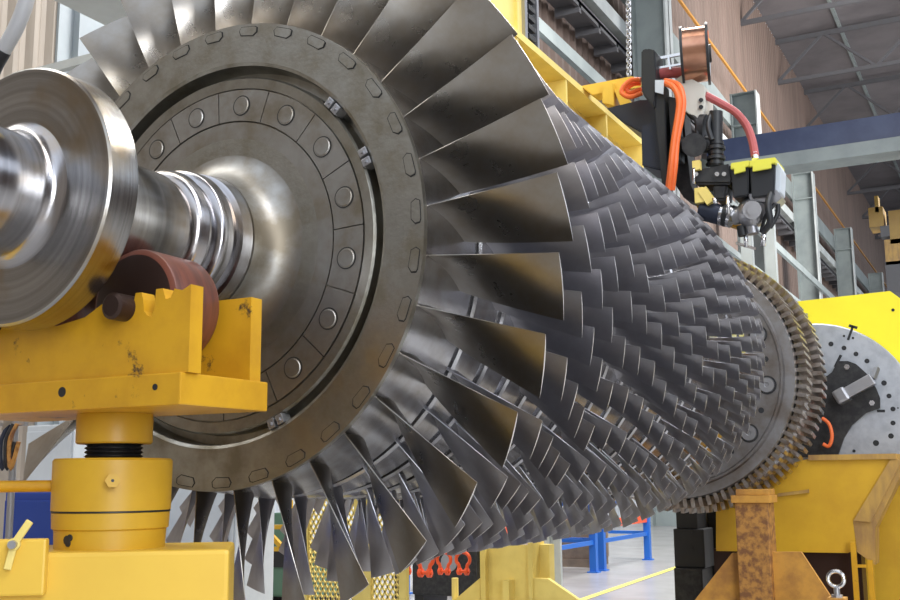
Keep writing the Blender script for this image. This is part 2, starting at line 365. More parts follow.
for y0, y1, r0, r1, nt in ((5.03, 5.24, .87, .950, 100), (5.38, 5.60, .90, .995, 100)):    # two rows of dovetail teeth
    b = B(); w = PI * 2 / nt
    lathe(b, [(y0, r0 - .01), (y0, r0 + .025), (y1, r0 + .025), (y1, r0 - .01)], 112, (0, HZ))
    for k in range(nt):
        a = w * k
        V = []
        for yy in (y0 - .012, y1):
            sk = .0 if yy < y1 else -w * .5
            for r_, hw in ((r0, .20), (r0 + .05, .27), (r1, .20)):
                for sg in (-1, 1): V.append(b.verts.new((r_ * math.cos(a + sk + sg * hw * w), yy, HZ + r_ * math.sin(a + sk + sg * hw * w))))
        for q in ((0, 1, 3, 2), (2, 3, 5, 4), (6, 8, 9, 7), (8, 10, 11, 9), (4, 5, 11, 10), (0, 2, 8, 6), (2, 4, 10, 8), (1, 7, 9, 3), (3, 9, 11, 5)): b.faces.new([V[i] for i in q])
    obj('tooth_ring', b, 'teeth', rotor)

# ================================================================== FRONT ROLLER STAND
st = thing('roller_stand', (.03, -.46, 0), 'yellow roller cradle on a screw jack beneath the polished journal shaft', 'support stand')
b = B(); box(b, (-.44, -.66, 1.562), (.442, -.322, 1.640), .004)
cr = obj('cradle_slab', b, 'yellow', st)
def hole(px, r, z=None):
    pass
b = B()                                     # front cheek plate with burnt notches
zt = 1.842
prof = [(.452, 1.64), (.452, zt + .012), (.425, zt), (.40, zt + .006), (.388, zt - .016), (.372, zt - .018), (.362, zt + .01), (.340, zt + .01), (.336, 1.80), (.326, 1.782), (.312, 1.79), (.303, 1.80), (.298, 1.83), (.292, 1.848), (.272, 1.848), (.262, 1.80), (.235, 1.785), (.205, 1.80), (.195, 1.826), (.16, 1.83), (.10, 1.80), (0, 1.785), (-.10, 1.80), (-.16, 1.83), (-.2, 1.80), (-.24, 1.785), (-.28, 1.82), (-.30, 1.848), (-.452, 1.848), (-.452, 1.64)]
prism(b, [(x, -.645, z) for x, z in prof], (0, .045, 0)); obj('cheek_plate', b, 'yellow', st)
b = B(); prism(b, [(.43, -.385, 1.64), (.43, -.385, 1.862), (.27, -.385, 1.862), (.16, -.385, 1.80), (0, -.385, 1.76), (-.16, -.385, 1.80), (-.27, -.385, 1.862), (-.43, -.385, 1.862), (-.43, -.385, 1.64)], (0, .045, 0)); obj('cheek_plate', b, 'yellow', st)
for sx in (1, -1):
    b = B(); c = (.205 * sx, 1.836)
    lathe(b, [(-.585, .0), (-.585, .128), (-.578, .141), (-.572, .144), (-.422, .144), (-.41, .138), (-.404, .12), (-.404, 0)], 64, c)
    o = obj('support_roller', b, ['roller', 'dkbrown'], st)
    for f in o.data.polygons:
        if f.normal.y < -.9: f.material_index = 1
    b = B(); cyl(b, (.24 * sx, -.60, 1.812), (.24 * sx, -.69, 1.812), .034, n=28); cyl(b, (.24 * sx, -.69, 1.812), (.24 * sx, -.695, 1.812), .034, .026, n=28); obj('axle_pin', b, 'dkbrown', st)
for px, py, r in ((62, 392, .013), (155, 387, .008)):    # round holes drilled in the slab front
    b = B(); p = at(px, py, Y_, -.6605); cyl(b, (p.x, -.655, p.z), (p.x, -.6612, p.z), r, n=20); obj('drilled_hole', b, 'black', cr)
JC = (.035, -.46)
b = B(); zlathe(b, [(1.482, .096), (1.486, .1), (1.557, .1), (1.562, .098)], JC, 56); obj('jack_head', b, 'yellow5', st)
b = B(); pr = []
for i in range(9):
    z = 1.40 + i * .011; pr += [(z, .069), (z + .005, .077), (z + .0055, .077)]
zlathe(b, pr, JC, 40); obj('jack_screw', b, 'black2', st)
b = B(); zlathe(b, [(1.21, .142), (1.258, .144), (1.262, .150), (1.302, .152), (1.304, .148), (1.306, .148), (1.308, .154), (1.437, .155), (1.443, .150), (1.443, .09)], JC, 72)
jk = obj('jack_body', b, 'yellow5', st)
b = B(); zlathe(b, [(1.3035, .1535), (1.307, .1535)], JC, 72); obj('jack_joint', b, 'black', st)
qb = Vector((JC[0], JC[1], 1.236)); va = math.atan2(CAM.y - JC[1], CAM.x - JC[0]) - .82
b = B(); qc = qb + Vector((math.cos(va), math.sin(va), 0)) * .1425
for dx, dz, r in ((0, 0, .012), (.010, .006, .009), (.004, -.008, .009)): cyl(b, qc + Vector((dx, 0, dz)), qc + Vector((dx, 0, dz)) + Vector((math.cos(va), math.sin(va), 0)) * .003, r, n=9)
obj('lifting_hole', b, 'black', st)
vd = (CAM - Vector((JC[0], JC[1], 1.38))); vd.z = 0; vd.normalize()
side = Vector((-vd.y, vd.x, 0))
q = Vector((JC[0], JC[1], 1.385)) + vd * .15
b = B(); cyl(b, q - vd * .01, q + vd * .03, .0165, n=20); cyl(b, q + vd * .03, q + vd * .045, .019, n=6); n1 = len(b.faces); cyl(b, q + vd * .044, q + vd * .046, .004, n=8)
o = obj('grease_fitting', b, ['yellow5', 'black'], st)
for f in o.data.polygons: f.material_index = 0 if f.index < n1 else 1
q = Vector((JC[0], JC[1], 1.365)) + side * 0
b = B(); dr = Vector((-.8, -.6, 0)); cyl(b, Vector((JC[0], JC[1], 1.372)) + dr * .15, Vector((JC[0], JC[1], 1.372)) + dr * .62, .0155, n=16); obj('jack_handle', b, 'yellow', st)
dr2 = Vector((.8, .6, 0)); nn = Vector((.6, -.8, 0))     # base beam turned towards the camera
e = Vector((JC[0], JC[1], 0))
ctr = e + dr2 * (-.42) ; b = B(); obox(b, (ctr.x, ctr.y, 1.085), dr2 * .74, nn * .17, (0, 0, .125), .012); obj('base_beam', b, 'yellow2', st)
b = B(); obox(b, (ctr.x, ctr.y, .50), dr2 * .62, nn * .14, (0, 0, .46), .01); obox(b, (ctr.x, ctr.y, .025), dr2 * .8, nn * .24, (0, 0, .025), .005); obj('pedestal', b, 'yellow2', st)
# clamp plate and wing nut on the beam front
def on_front(px, py, d=.17):               # point on the beam's front face
    p0 = ctr + nn * d; dd = RT * ((px - 450) / F) - UP * ((py - 300) / F) - BK
    t = (Vector((p0.x, p0.y, 0)) - Vector((CAM.x, CAM.y, 0))).dot(nn) / Vector((dd.x, dd.y, 0)).dot(nn)
    return CAM + dd * t
a0 = on_front(-70, 540, .17); a1 = on_front(47, 594, .17)
b = B(); c_ = (a0 + a1) / 2; w_ = (a1 - a0).dot(dr2) / 2; h_ = abs(a0.z - a1.z) / 2
obox(b, c_ + nn * .02, dr2 * abs(w_), nn * .02, (0, 0, h_), .006); obj('clamp_plate', b, 'yellow2', st)
p = on_front(15, 544, .21)
b = B(); cyl(b, p - nn * .012, p + nn * .035, .010, n=16); o = obj('clamp_bolt', b, 'grey_cast', st)
b = B(); up_ = Vector((0, 0, 1))
cyl(b, p - nn * .0, p + nn * .016, .015, n=20)
for a, c in ((Vector((0, 0, 0)), dr2 * .035 + up_ * .055), (Vector((0, 0, 0)), dr2 * -.012 + up_ * -.06)):
    beam(b, p + nn * .01 + a, p + nn * .012 + c, .011, .018, .003)
obj('wing_nut', b, 'yellow3', st)

# ================================================================== REAR SUPPORT
rs = thing('rotor_pedestal', (.6, 4.75, 0), 'rust-streaked yellow post with wide gusset plates beneath the toothed ring', 'support stand')
Yp = 4.7
L_ = at(733, 500, Y_, Yp).x; R_ = at(767, 500, Y_, Yp).x; zt = at(750, 503, Y_, Yp).z
b = B(); box(b, (L_ + .01, Yp, .0), (R_ + .0, Yp + .22, zt), .006); obj('post', b, 'rust', rs)
b = B(); box(b, (L_ - .01, Yp - .02, zt), (R_ + .02, Yp + .24, zt + .05), .005); box(b, (L_ + .02, Yp, zt + .05), (R_ + .01, Yp + .22, zt + .09), .005); obj('post_cap', b, 'rustyel', rs)
for s_, pts in ((0, [(732, 553), (742, 553), (742, 660), (690, 660), (690, 606)]), (1, [(768, 552), (801, 552), (834, 602), (850, 660), (768, 660)])):
    b = B(); P = [at(x, y, Y_, Yp + .08) for x, y in pts]; prism(b, P, (0, .04, 0)); obj('gusset', b, 'rustyel', rs)
b = B(); zb = at(750, 640, Y_, Yp).z; box(b, (L_ - .45, Yp - .2, 0), (R_ + .6, Yp + .35, zb * .3)); box(b, (L_ - .40, Yp + .0, 0), (R_ + .5, Yp + .2, zb + .02)); obj('foot', b, 'rustyel', rs)
# eye bolt standing in front
p = at(836, 579, Y_, 4.2)
eb = thing('eye_bolt', (p.x, 4.2, 0), 'bright metal lifting eye on a bolt in front of the yellow machine bed', 'eye bolt')
b = B(); rr = .045
ring = [(p.x + rr * math.cos(t), 4.2, p.z + rr * math.sin(t)) for t in [2 * PI * i / 16 for i in range(17)]]
tube(b, ring, .012, 10); obj('ring', b, 'chrome', eb)
b = B(); cyl(b, (p.x, 4.2, p.z - .05), (p.x, 4.2, p.z - .10), .018, n=16); cyl(b, (p.x, 4.2, p.z - .09), (p.x, 4.2, p.z - .11), .035, n=6); obj('shank', b, 'grey_cast', eb)
b = B(); box(b, (p.x - .05, 4.14, 0), (p.x + .05, 4.26, p.z - .105)); obj('block', b, 'rustyel', eb)

# ================================================================== LATHE: BED, HOUSING, FACEPLATE
YB = 5.66
bed = thing('machine_bed', (1.0, YB, 0), 'big yellow machine bed with a sloping right corner behind the rusty post', 'machine bed')
front = [(700, 503), (735, 478), (811, 458), (893, 455), (853, 522), (857, 549), (848, 553), (716, 551), (716, 505)]
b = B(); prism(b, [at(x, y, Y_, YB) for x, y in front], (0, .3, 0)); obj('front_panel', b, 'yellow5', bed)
b = B(); box(b, tuple(at(808, 455, Y_, YB - .03)), tuple(at(896, 459, Y_, YB - .03) + Vector((0, .3, 0)))); 
obj('top_rail', b, 'bevel', bed)
b = B(); prism(b, [at(x, y, Y_, YB - .0) for x, y in [(893, 455), (912, 452), (875, 528), (875, 565), (857, 552), (853, 522)]], (0, .26, 0)); 
prism(b, [at(x, y, Y_, YB - .02) for x, y in [(893, 455), (901, 462), (871, 522), (853, 521)]], (0, .03, 0)); obj('bevel_plate', b, 'bevel', bed)
b = B(); P0 = at(716, 551, Y_, YB + .15); P1 = at(862, 552, Y_, YB + .15); box(b, (P0.x, YB + .08, .0), (P1.x, YB + .3, P0.z + .02)); obj('base', b, 'dkbrown', bed)
b = B()
for px in (853, 870):
    p0 = at(px, 542 if px == 853 else 560, Y_, YB - .06); beam(b, p0, (p0.x, p0.y, .0), .035)
p0 = at(853, 566, Y_, YB - .06); p1 = at(870, 566, Y_, YB - .06); beam(b, p0, p1, .02)
obj('ladder_rail', b, 'yellow', bed)
b = B(); p0 = at(778, 495, Y_, YB - .015); p1 = at(809, 491, Y_, YB - .015); obox(b, (p0 + p1) / 2, (p1 - p0) / 2, (0, .012, 0), (0, 0, .012)); obj('weld_strip', b, 'bevel', bed)
# bright yellow guard behind, right
p = at(866, 525, Y_, 6.52)
b = B(); box(b, (p.x - .05, 6.52, .72), (p.x + 1.4, 6.9, p.z + .45)); gb = obj('yellow_guard_box', b, 'yellow4', org=(p.x + .6, 6.7, .0)); tag(gb, 'bright yellow metal guard box behind the sloping bed corner', 'guard box')
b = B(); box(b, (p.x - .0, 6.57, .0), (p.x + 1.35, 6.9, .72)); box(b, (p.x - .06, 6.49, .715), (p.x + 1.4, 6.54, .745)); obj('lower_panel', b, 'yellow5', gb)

YF = 6.08
hs = thing('lathe_headstock', (1., YF + .3, 0), 'lathe headstock with a yellow housing around a silver drilled faceplate', 'lathe headstock')
C0 = at(815, 420, Y_, YF); RF = (at(815 + 106, 420, Y_, YF) - C0).length
b = B()
pts = [(760, 306), (792, 302), (890, 291), (915, 309), (960, 360), (1010, 470), (800, 470), (730, 470)]
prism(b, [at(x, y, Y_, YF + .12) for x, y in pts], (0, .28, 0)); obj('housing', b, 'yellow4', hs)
b = B(); p = at(804, 318, Y_, YF + .11); box(b, (p.x - .03, YF + .10, p.z + .02), (p.x + .03, YF + .12, p.z + .035)); cyl(b, p + Vector((0, 0, .02)), p - Vector((0, 0, .05)), .012, .004, n=8); obj('hook', b, 'grey_cast', hs)
b = B(); p = at(893, 310, Y_, YF + .12); cyl(b, (p.x, YF + .125, p.z), (p.x, YF + .115, p.z), .012, n=12); obj('bolt_hole', b, 'black', hs)
zz = C0.z - RF - .05
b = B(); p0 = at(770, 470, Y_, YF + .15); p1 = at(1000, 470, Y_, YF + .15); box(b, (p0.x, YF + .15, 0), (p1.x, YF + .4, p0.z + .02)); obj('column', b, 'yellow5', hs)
b = B(); cx, cz = C0.x, C0.z
lathe(b, [(YF, 0), (YF, RF - .01), (YF + .01, RF), (YF + .09, RF), (YF + .10, RF - .02), (YF + .13, .3)], 96, (cx, cz)); fp = obj('faceplate', b, 'face', hs)
for px, py, r in ((831, 344, .019), (844, 348, .018), (856, 354, .018), (844, 336, .009), (853, 338, .009), (867, 361, .018), (876, 371, .018), (884, 383, .02), (889, 396, .018), (893, 409, .018), (893, 423, .018), (891, 436, .02), (876, 443, .022), (854, 451, .012), (898, 408, .006)):
    p = at(px, py, Y_, YF - .001); b = B(); cyl(b, (p.x, YF + .002, p.z), (p.x, YF - .003, p.z), r, n=16); obj('drilled_hole', b, 'black', fp)
b = B()
for a, c, w in (((848, 340), (853, 326), .018), ((835, 367), (841, 355), .02), ((885, 411), (877, 411), .02)):
    b = B(); pa = at(*a, Y_, YF - .002); pc = at(*c, Y_, YF - .002); d = (pc - pa); u = Vector((-d.z, 0, d.x)).normalized(); obox(b, (pa + pc) / 2, d / 2, u * w / 2, (0, .002, 0)); obj('t_slot', b, 'black', fp)
b = B()
pa = at(849, 327, Y_, YF - .002); obox(b, pa + Vector((.03, 0, 0)), (.03, 0, -.012), (.004, 0, .01), (0, .002, 0))
obj('t_slot', b, 'black', fp)
b = B()
pp = [(832, 372), (838, 361), (848, 361), (856, 364), (866, 373), (876, 388), (880, 398), (880, 408), (866, 413), (852, 425), (844, 438), (838, 455), (790, 458), (790, 380), (815, 385)]
prism(b, [at(x, y, Y_, YF - .03) for x, y in pp], (0, .03, 0)); bp = obj('jaw_backing_plate', b, 'black2', hs)
b = B()
for px, py in ((847, 367), (872, 403)):
    p = at(px, py, Y_, YF - .032); cyl(b, (p.x, YF - .03, p.z), (p.x, YF - .042, p.z), .022, n=6)
obj('plate_bolt', b, 'chrome', bp)
b = B(); pa = at(842, 396, Y_, YF - .10); pc = at(873, 379, Y_, YF - .10); d = pc - pa; u = Vector((-d.z, 0, d.x)).normalized(); obox(b, (pa + pc) / 2, d / 2, u * .042, (0, .05, 0), .006)
obox(b, pa, d.normalized() * .05, u * .055, (0, .08, 0), .02); pe = at(877, 368, Y_, YF - .06); beam(b, pc, pe, .04, .03); obj('clamp_jaw', b, 'grey_cast', hs)
b = B(); P = [at(x, y, Y_, YF - .12) for x, y in ((822, 418), (829, 424), (832, 436), (829, 446), (823, 444))]; tube(b, P, .014); o = obj('orange_cable', b, 'orange'); tag(o, 'short orange cable curling behind the lower right of the tooth ring', 'cable')

# black block stand left of the pedestal
Yk = 6.
pa = at(672, 505, Y_, Yk); pc = at(708, 640, Y_, Yk)
bs = thing('black_tool_post', ((pa.x + pc.x) / 2, Yk + .2, 0), 'tall black stacked block stand left of the rusty post', 'machine stand')
b = B(); z1 = at(690, 529, Y_, Yk).z; z2 = at(690, 568, Y_, Yk).z
box(b, (pa.x + .02, Yk + .03, z1), (pc.x - .05, Yk + .3, pa.z + .25), .006); obj('upper_block', b, 'black', bs)
b = B(); box(b, (pa.x, Yk, z2), (at(704, 540, Y_, Yk).x, Yk + .3, z1), .01); cyl(b, (pc.x - .10, Yk - .01, z1 - .02), (pc.x - .10, Yk + .0, z1 - .02), .015, n=10); cyl(b, (pc.x - .10, Yk - .01, z1 - .15), (pc.x - .10, Yk + .0, z1 - .15), .015, n=10); obj('middle_block', b, 'black', bs)
b = B(); box(b, (pa.x - .0, Yk - .03, 0), (at(703, 568, Y_, Yk).x, Yk + .3, z2), .01); obj('lower_block', b, 'black2', bs)
b = B(); x0 = at(690, 540, Y_, Yk + .35).x; x1 = at(706, 540, Y_, Yk + .35).x; box(b, (x0, Yk + .32, at(700, 553, Y_, Yk + .35).z), (x1, Yk + .42, pa.z + .3)); obj('grey_rail', b, 'grey_cast', bs)
b = B(); x1 = at(707, 540, Y_, Yk + .45).x; x2 = at(727, 540, Y_, Yk + .45).x; box(b, (x1, Yk + .42, 0), (x2, Yk + .6, pa.z + .02)); obj('rear_block', b, 'black', bs)

# ================================================================== WELDING ROBOT AND ITS BOOM
XWALL = -7.74
bm_ = thing('welding_boom', (0, 2.6, 0), 'pale yellow welded boom girder with post running above the rotor', 'boom')
b = B()
box(b, (-.30, 1.6, 3.70), (.02, 4.5, 3.74)); box(b, (-.30, 1.6, 3.33), (.02, 4.5, 3.36)); box(b, (-.19, 1.6, 3.36), (-.12, 4.5, 3.70))
for y in (1.6, 2.32, 3.02, 3.72, 4.47): box(b, (-.30, y, 3.36), (.015, y + .025, 3.70))
obj('girder', b, 'yellow3', bm_)
yp0, yp1, yp2 = at(498, 20, X_, 0).y, at(525, 20, X_, 0).y, at(539, 20, X_, 0).y
b = B(); box(b, (-.28, 1.75, 3.74), (-.02, yp1, 9.4)); box(b, (-.02, yp0 + .25, 3.74), (0.0, yp0 + .28, 9.4)); obj('post', b, 'yellow3', bm_)
w_ = (yp2 - yp1)
b = B(); box(b, (-.03, yp1, 3.74), (.0, yp1 + w_ * .18, 9.4)); box(b, (-.03, yp2 - w_ * .14, 3.74), (.0, yp2, 9.4)); box(b, (-.05, yp1, 3.74), (-.03, yp2, 9.4)); obj('rack_channel', b, 'grey_cast', bm_)
b = B()
for i in range(60): box(b, (-.03, yp1 + w_ * .3, 3.78 + i * .057), (-.002, yp1 + w_ * .75, 3.808 + i * .057))
obj('toothed_rack', b, 'black2', bm_)
b = B(); box(b, (XWALL, 1.8, 9.4), (.1, 2.55, 9.9)); box(b, (XWALL, 1.6, 9.0), (XWALL + .1, 2.75, 10.3)); obj('gantry_arm', b, 'yellow3', bm_)
YR = 3.0
def r3(px, py, y=YR): return at(px, py, Y_, y)
# yellow carriage bars on the boom
rb = thing('welding_robot', (.3, YR, 3.76), 'black welding robot carriage with jointed arm hanging from the yellow boom', 'robot')
def slab(name, pts, y, d, m, bev=0, parent=None):
    b = B(); prism(b, [r3(x, z_, y) for x, z_ in pts], (0, d, 0))
    if bev: bmesh.ops.bevel(b, geom=b.edges[:], offset=bev, segments=2, affect='EDGES')
    return obj(name, b, m, parent or rb)
slab('carriage_bar', [(580, 86), (632, 76), (640, 79), (640, 88), (592, 95)], 3.3, .12, 'yellow2', .004)
slab('carriage_bar', [(602, 84), (613, 82), (614, 106), (602, 103)], 3.25, .1, 'yellow2', .004)
slab('carriage_bar', [(614, 90), (622, 88), (630, 103), (620, 106)], 3.25, .08, 'yellow2', .004)
slab('carriage', [(606, 108), (640, 100), (664, 98), (664, 128), (640, 132), (622, 122)], 3.12, .3, 'bluemetal', .006)
slab('slide_housing', [(641, 125), (664, 120), (668, 160), (668, 172), (642, 166)], 2.98, .28, 'bluemetal', .006)
slab('lower_bracket', [(664, 100), (682, 100), (690, 185), (700, 205), (684, 198), (664, 168)], 3.1, .16, 'black2', .004)
slab('base_pad', [(690, 192), (740, 215), (738, 228), (700, 214)], 3.2, .12, 'yellow', .004)
slab('carriage_tail', [(700, 158), (722, 165), (722, 200), (706, 196)], 3.15, .1, 'column', .003)
slab('drive_bracket', [(641, 50), (647, 48), (655, 50), (656, 85), (654, 108), (643, 95), (641, 88)], 2.9, .16, 'black', .008)
slab('drive_column', [(656, 84), (664, 84), (668, 190), (662, 186), (655, 110)], 2.92, .1, 'black', .004)
slab('drive_column', [(668, 96), (676, 98), (680, 160), (672, 160)], 2.94, .1, 'black', .004)
slab('mount_plate', [(655, 80), (664, 80), (663, 94), (655, 92)], 2.88, .01, 'pale')
b = B()                                     # arm: shoulder, upper tube, joints
cyl(b, r3(680, 145), r3(712, 145), .045, n=20); cyl(b, r3(694, 145, 2.93), r3(694, 145, 3.08), .065, n=20); cyl(b, r3(700, 128), r3(706, 128), .075, n=20)
obj('shoulder_joint', b, 'black2', rb, sharp=40)
b = B()
for i, py in enumerate(range(142, 166, 5)): cyl(b, r3(716, py), r3(716, py + 3), .050 if i % 2 else .042, n=20)
cyl(b, r3(716, 112), r3(716, 166), .036, n=18); obj('bellows', b, 'black', rb)
slab('elbow_housing', [(692, 170), (730, 163), (733, 178), (732, 184), (694, 184)], 2.93, .18, 'black2', .012)
slab('elbow_housing', [(712, 184), (728, 184), (726, 200), (714, 200)], 2.95, .14, 'black2', .012)
b = B()
for px in (696, 717, 724): cyl(b, r3(px, 174, 2.928), r3(px, 174, 2.915), .012, n=10)
cyl(b, r3(694, 184, 2.9), r3(694, 168, 2.9), .008, n=8); cyl(b, r3(728, 196, 2.9), r3(728, 214, 2.9), .012, n=8); cyl(b, r3(714, 198, 2.9), r3(716, 204, 2.9), .012, n=8)
obj('cap_screws', b, 'chrome', rb)
b = B(); cyl(b, r3(701, 210), r3(721, 215), .055, n=24); obj('wrist_motor', b, 'bluemetal', rb)
b = B(); cyl(b, r3(721, 215), r3(724, 215.5), .058, n=24); cyl(b, r3(730, 216), r3(733, 217), .062, n=24); n1 = len(b.faces); cyl(b, r3(724, 215.5), r3(730, 216), .06, n=24)
o = obj('wrist_flange', b, ['chrome', 'black'], rb)
for f in o.data.polygons: f.material_index = 0 if f.index < n1 else 1
b = B(); cyl(b, r3(733, 217), r3(752, 213), .045, .05, n=24)
bmesh.ops.create_uvsphere(b, u_segments=24, v_segments=14, radius=.082, matrix=Matrix.Translation(r3(752, 213)))
cyl(b, r3(752, 210, 3.0), r3(752, 210, 2.90), .055, .048, n=24); cyl(b, r3(752, 210, 2.90), r3(752, 210, 2.885), .025, n=18); cyl(b, r3(751, 222), r3(753, 234), .032, n=18)
obj('wrist_casting', b, 'grey_cast', rb, sharp=45)
b = B(); tube(b, [r3(772, 190, 2.95), r3(768, 205, 2.9), r3(770, 222, 2.92), r3(763, 232, 2.95)], .018); tube(b, [r3(776, 195, 3), r3(778, 212, 3), r3(770, 228, 3)], .012); tube(b, [r3(761, 232, 3), r3(766, 215, 2.95), r3(775, 204, 2.95)], .01)
cyl(b, r3(741, 226), r3(743, 236), .024, n=14); obj('torch_lead', b, 'black', rb)
b = B(); cyl(b, r3(746, 233), r3(746, 247), .012, n=10); cyl(b, r3(764, 232), r3(763, 246), .014, n=10); beam(b, r3(736, 243), r3(756, 249), .014); obj('torch_tip', b, 'chrome', rb)
b = B(); box(b, r3(692, 161, 2.9), r3(700, 169, 2.9) + Vector((0, .04, 0))); obj('yellow_clip', b, 'yellow3', rb); b = B(); box(b, r3(694, 188, 2.93), r3(704, 202, 2.93) + Vector((0, .06, 0)), .003); beam(b, r3(703, 190, 2.95), r3(712, 203, 2.95), .05); obj('yellow_bracket', b, 'yellow3', rb)
# wire feeder box with lime lids
wb = thing('control_box', tuple(r3(757, 192)), 'pair of black boxes with lime yellow lids beside the robot wrist', 'control box')
for a, c, t0, t1 in ((731, 749, 163, 160), (749.5, 775, 160.5, 157)):
    slab('box_body', [(a, t0 + 3), (c, t1 + 3), (c - 1, 195), (a + 2, 198)], 2.92, .2, 'black', .006, wb)
    slab('box_lid', [(a - .5, t0), (c + .5, t1), (c + .5, t1 + 6), (a - .5, t0 + 6.5)], 2.90, .24, 'lime', .004, wb)
    slab('lid_latch', [(a + 3, t0 + 5), (c - 4, t1 + 5.5), (c - 4, t1 + 11), (a + 3, t0 + 11)], 2.89, .015, 'lime', .002, wb)
slab('side_panel', [(775, 158), (781, 168), (780, 192), (774, 195)], 2.95, .14, 'pale', .003, wb)
slab('mount_bracket', [(748, 194), (776, 189), (782, 197), (776, 203), (750, 200)], 2.94, .12, 'grey_cast', .004, wb)
# wire spool and feeder
sp = thing('wire_spool', tuple(r3(697, 54)), 'copper welding wire spool with black flanges above the orange hoses', 'wire spool')
ax = (RT * .955 - BK * -.26 + UP * .06).normalized()
ca = r3(683.5, 56.5, 3.0); L0 = .125
b = B(); cyl(b, ca, ca + ax * L0, .152, n=48); obj('wire_winding', b, 'copper', sp)
for d in (-.012, L0):
    b = B(); c0 = ca + ax * d
    cyl(b, c0, c0 + ax * .014, .172 if d > 0 else .165, n=48); obj('flange', b, 'black', sp)
u, v = frame(ax); c0 = ca + ax * (L0 + .014)
b = B(); cyl(b, c0, c0 + ax * .012, .05, n=24); obj('hub', b, 'black2', sp)
b = B(); obox(b, c0 + UP * .075 - RT * .02 + ax * .008, ax * .008, UP * .048, ax.cross(UP).normalized() * .02, .004); obj('orange_sticker', b, 'orange', sp)
b = B(); obox(b, c0 - UP * .085 + ax * .004 + ax.cross(UP).normalized() * -.03, ax * .003, (UP * .05), ax.cross(UP).normalized() * .028); obj('white_sticker', b, 'pale', sp)
wf = thing('wire_feeder', tuple(r3(690, 95)), 'cream feeder box with a red and chrome spindle under the copper spool', 'wire feeder')
b = B(); cyl(b, r3(655, 74), r3(684, 72), .030, n=20); obj('spindle', b, M['redhose'], wf)
b = B()
beam(b, r3(657, 59), r3(682, 54), .016); beam(b, r3(659, 68, 2.95), r3(683, 64, 2.95), .012); beam(b, r3(669, 57, 2.95), r3(671, 70, 2.95), .03, .01); beam(b, r3(658, 56), r3(658, 74), .02); cyl(b, r3(681, 45), r3(684, 28, 3.), .006, n=8); obj('spindle_frame', b, 'chrome', wf)
slab('feeder_body', [(672, 82), (683, 74), (705, 86), (705, 108), (700, 122), (674, 103)], 2.98, .18, 'cream', .004, wf)
b = B(); cyl(b, r3(701, 100, 2.985), r3(701, 100, 2.965), .012, n=12); cyl(b, r3(701, 107, 2.985), r3(701, 107, 2.965), .012, n=12); obj('knob', b, 'black', wf)
# hoses
def hose(name, paths, r, m, label, cat, y=None, group=None):
    b = B()
    for P in paths: tube(b, [r3(*p) for p in P], r)
    o = obj(name, b, m); tag(o, label, cat, group)
hose('orange_hose', [[(665, 83, 2.9), (674, 88, 2.86), (679, 100, 2.85), (678, 115, 2.85), (674, 140, 2.85), (671, 165, 2.86), (668, 190, 2.9)]], .017, 'orange', 'orange hose arching down in front of the robot carriage, nearest the rotor', 'hose', group='orange hoses on the robot')
hose('orange_hose', [[(665, 81, 2.93), (678, 85, 2.9), (683, 98, 2.88), (682, 115, 2.88), (677, 140, 2.88), (675, 165, 2.88), (672, 190, 2.92)]], .017, 'orange', 'orange hose arching down behind its twin, nearest the copper spool', 'hose', group='orange hoses on the robot')
hose('orange_hose', [[(641, 80, 3.0), (632, 80, 3.0), (624, 86, 3.0), (622, 93, 3.0), (630, 97, 3.0), (642, 93, 3.0)], [(641, 83, 3.04), (633, 84, 3.03), (627, 89, 3.03), (630, 93, 3.03), (642, 89, 3.03)]], .014, 'orange', 'coiled orange hose loops left of the black drive bracket', 'hose')
hose('red_hose', [[(705, 95), (720, 103, 3.05), (735, 112, 3.08), (746, 125, 3.1), (752, 140, 3.08), (755, 156, 3.05)]], .022, 'redhose', 'dark red hose arching from the feeder down to the lime lid box', 'hose')
b = B(); cyl(b, r3(754.6, 153, 3.052), r3(755.3, 159, 3.048), .019, n=14); obj('hose_fitting', b, 'chrome', bpy.data.objects['red_hose'])
hose('black_cable', [[(684, 104), (690, 115), (697, 122, 2.95), (697, 140, 2.95)], [(712, 112), (708, 125, 2.95), (712, 140, 2.95)], [(706, 118, 3.05), (703, 135, 3.0), (712, 155, 3.05), (708, 165, 3.)]], .014, 'black', 'black cables looping around the robot shoulder', 'cable')
# chain hanging beside the spool
b = B()
top = at(628, -60, Y_, 3.6); bot = at(629, 78, Y_, 3.6); n = 44
for i in range(n):
    p = bot + (top - bot) * (i / n); dz = (top - bot).z / n; w = .012
    hx, hy = (w, 0) if i % 2 else (0, w)
    pts = [(p.x - hx, p.y - hy, p.z), (p.x - hx, p.y - hy, p.z + dz), (p.x, p.y, p.z + dz * 1.35), (p.x + hx, p.y + hy, p.z + dz), (p.x + hx, p.y + hy, p.z), (p.x, p.y, p.z - dz * .35), (p.x - hx, p.y - hy, p.z)]
    tube(b, pts, .005, 6)
o = obj('hoist_chain', b, 'grey_cast', org=tuple(bot)); tag(o, 'steel link chain hanging from above beside the robot carriage', 'chain')

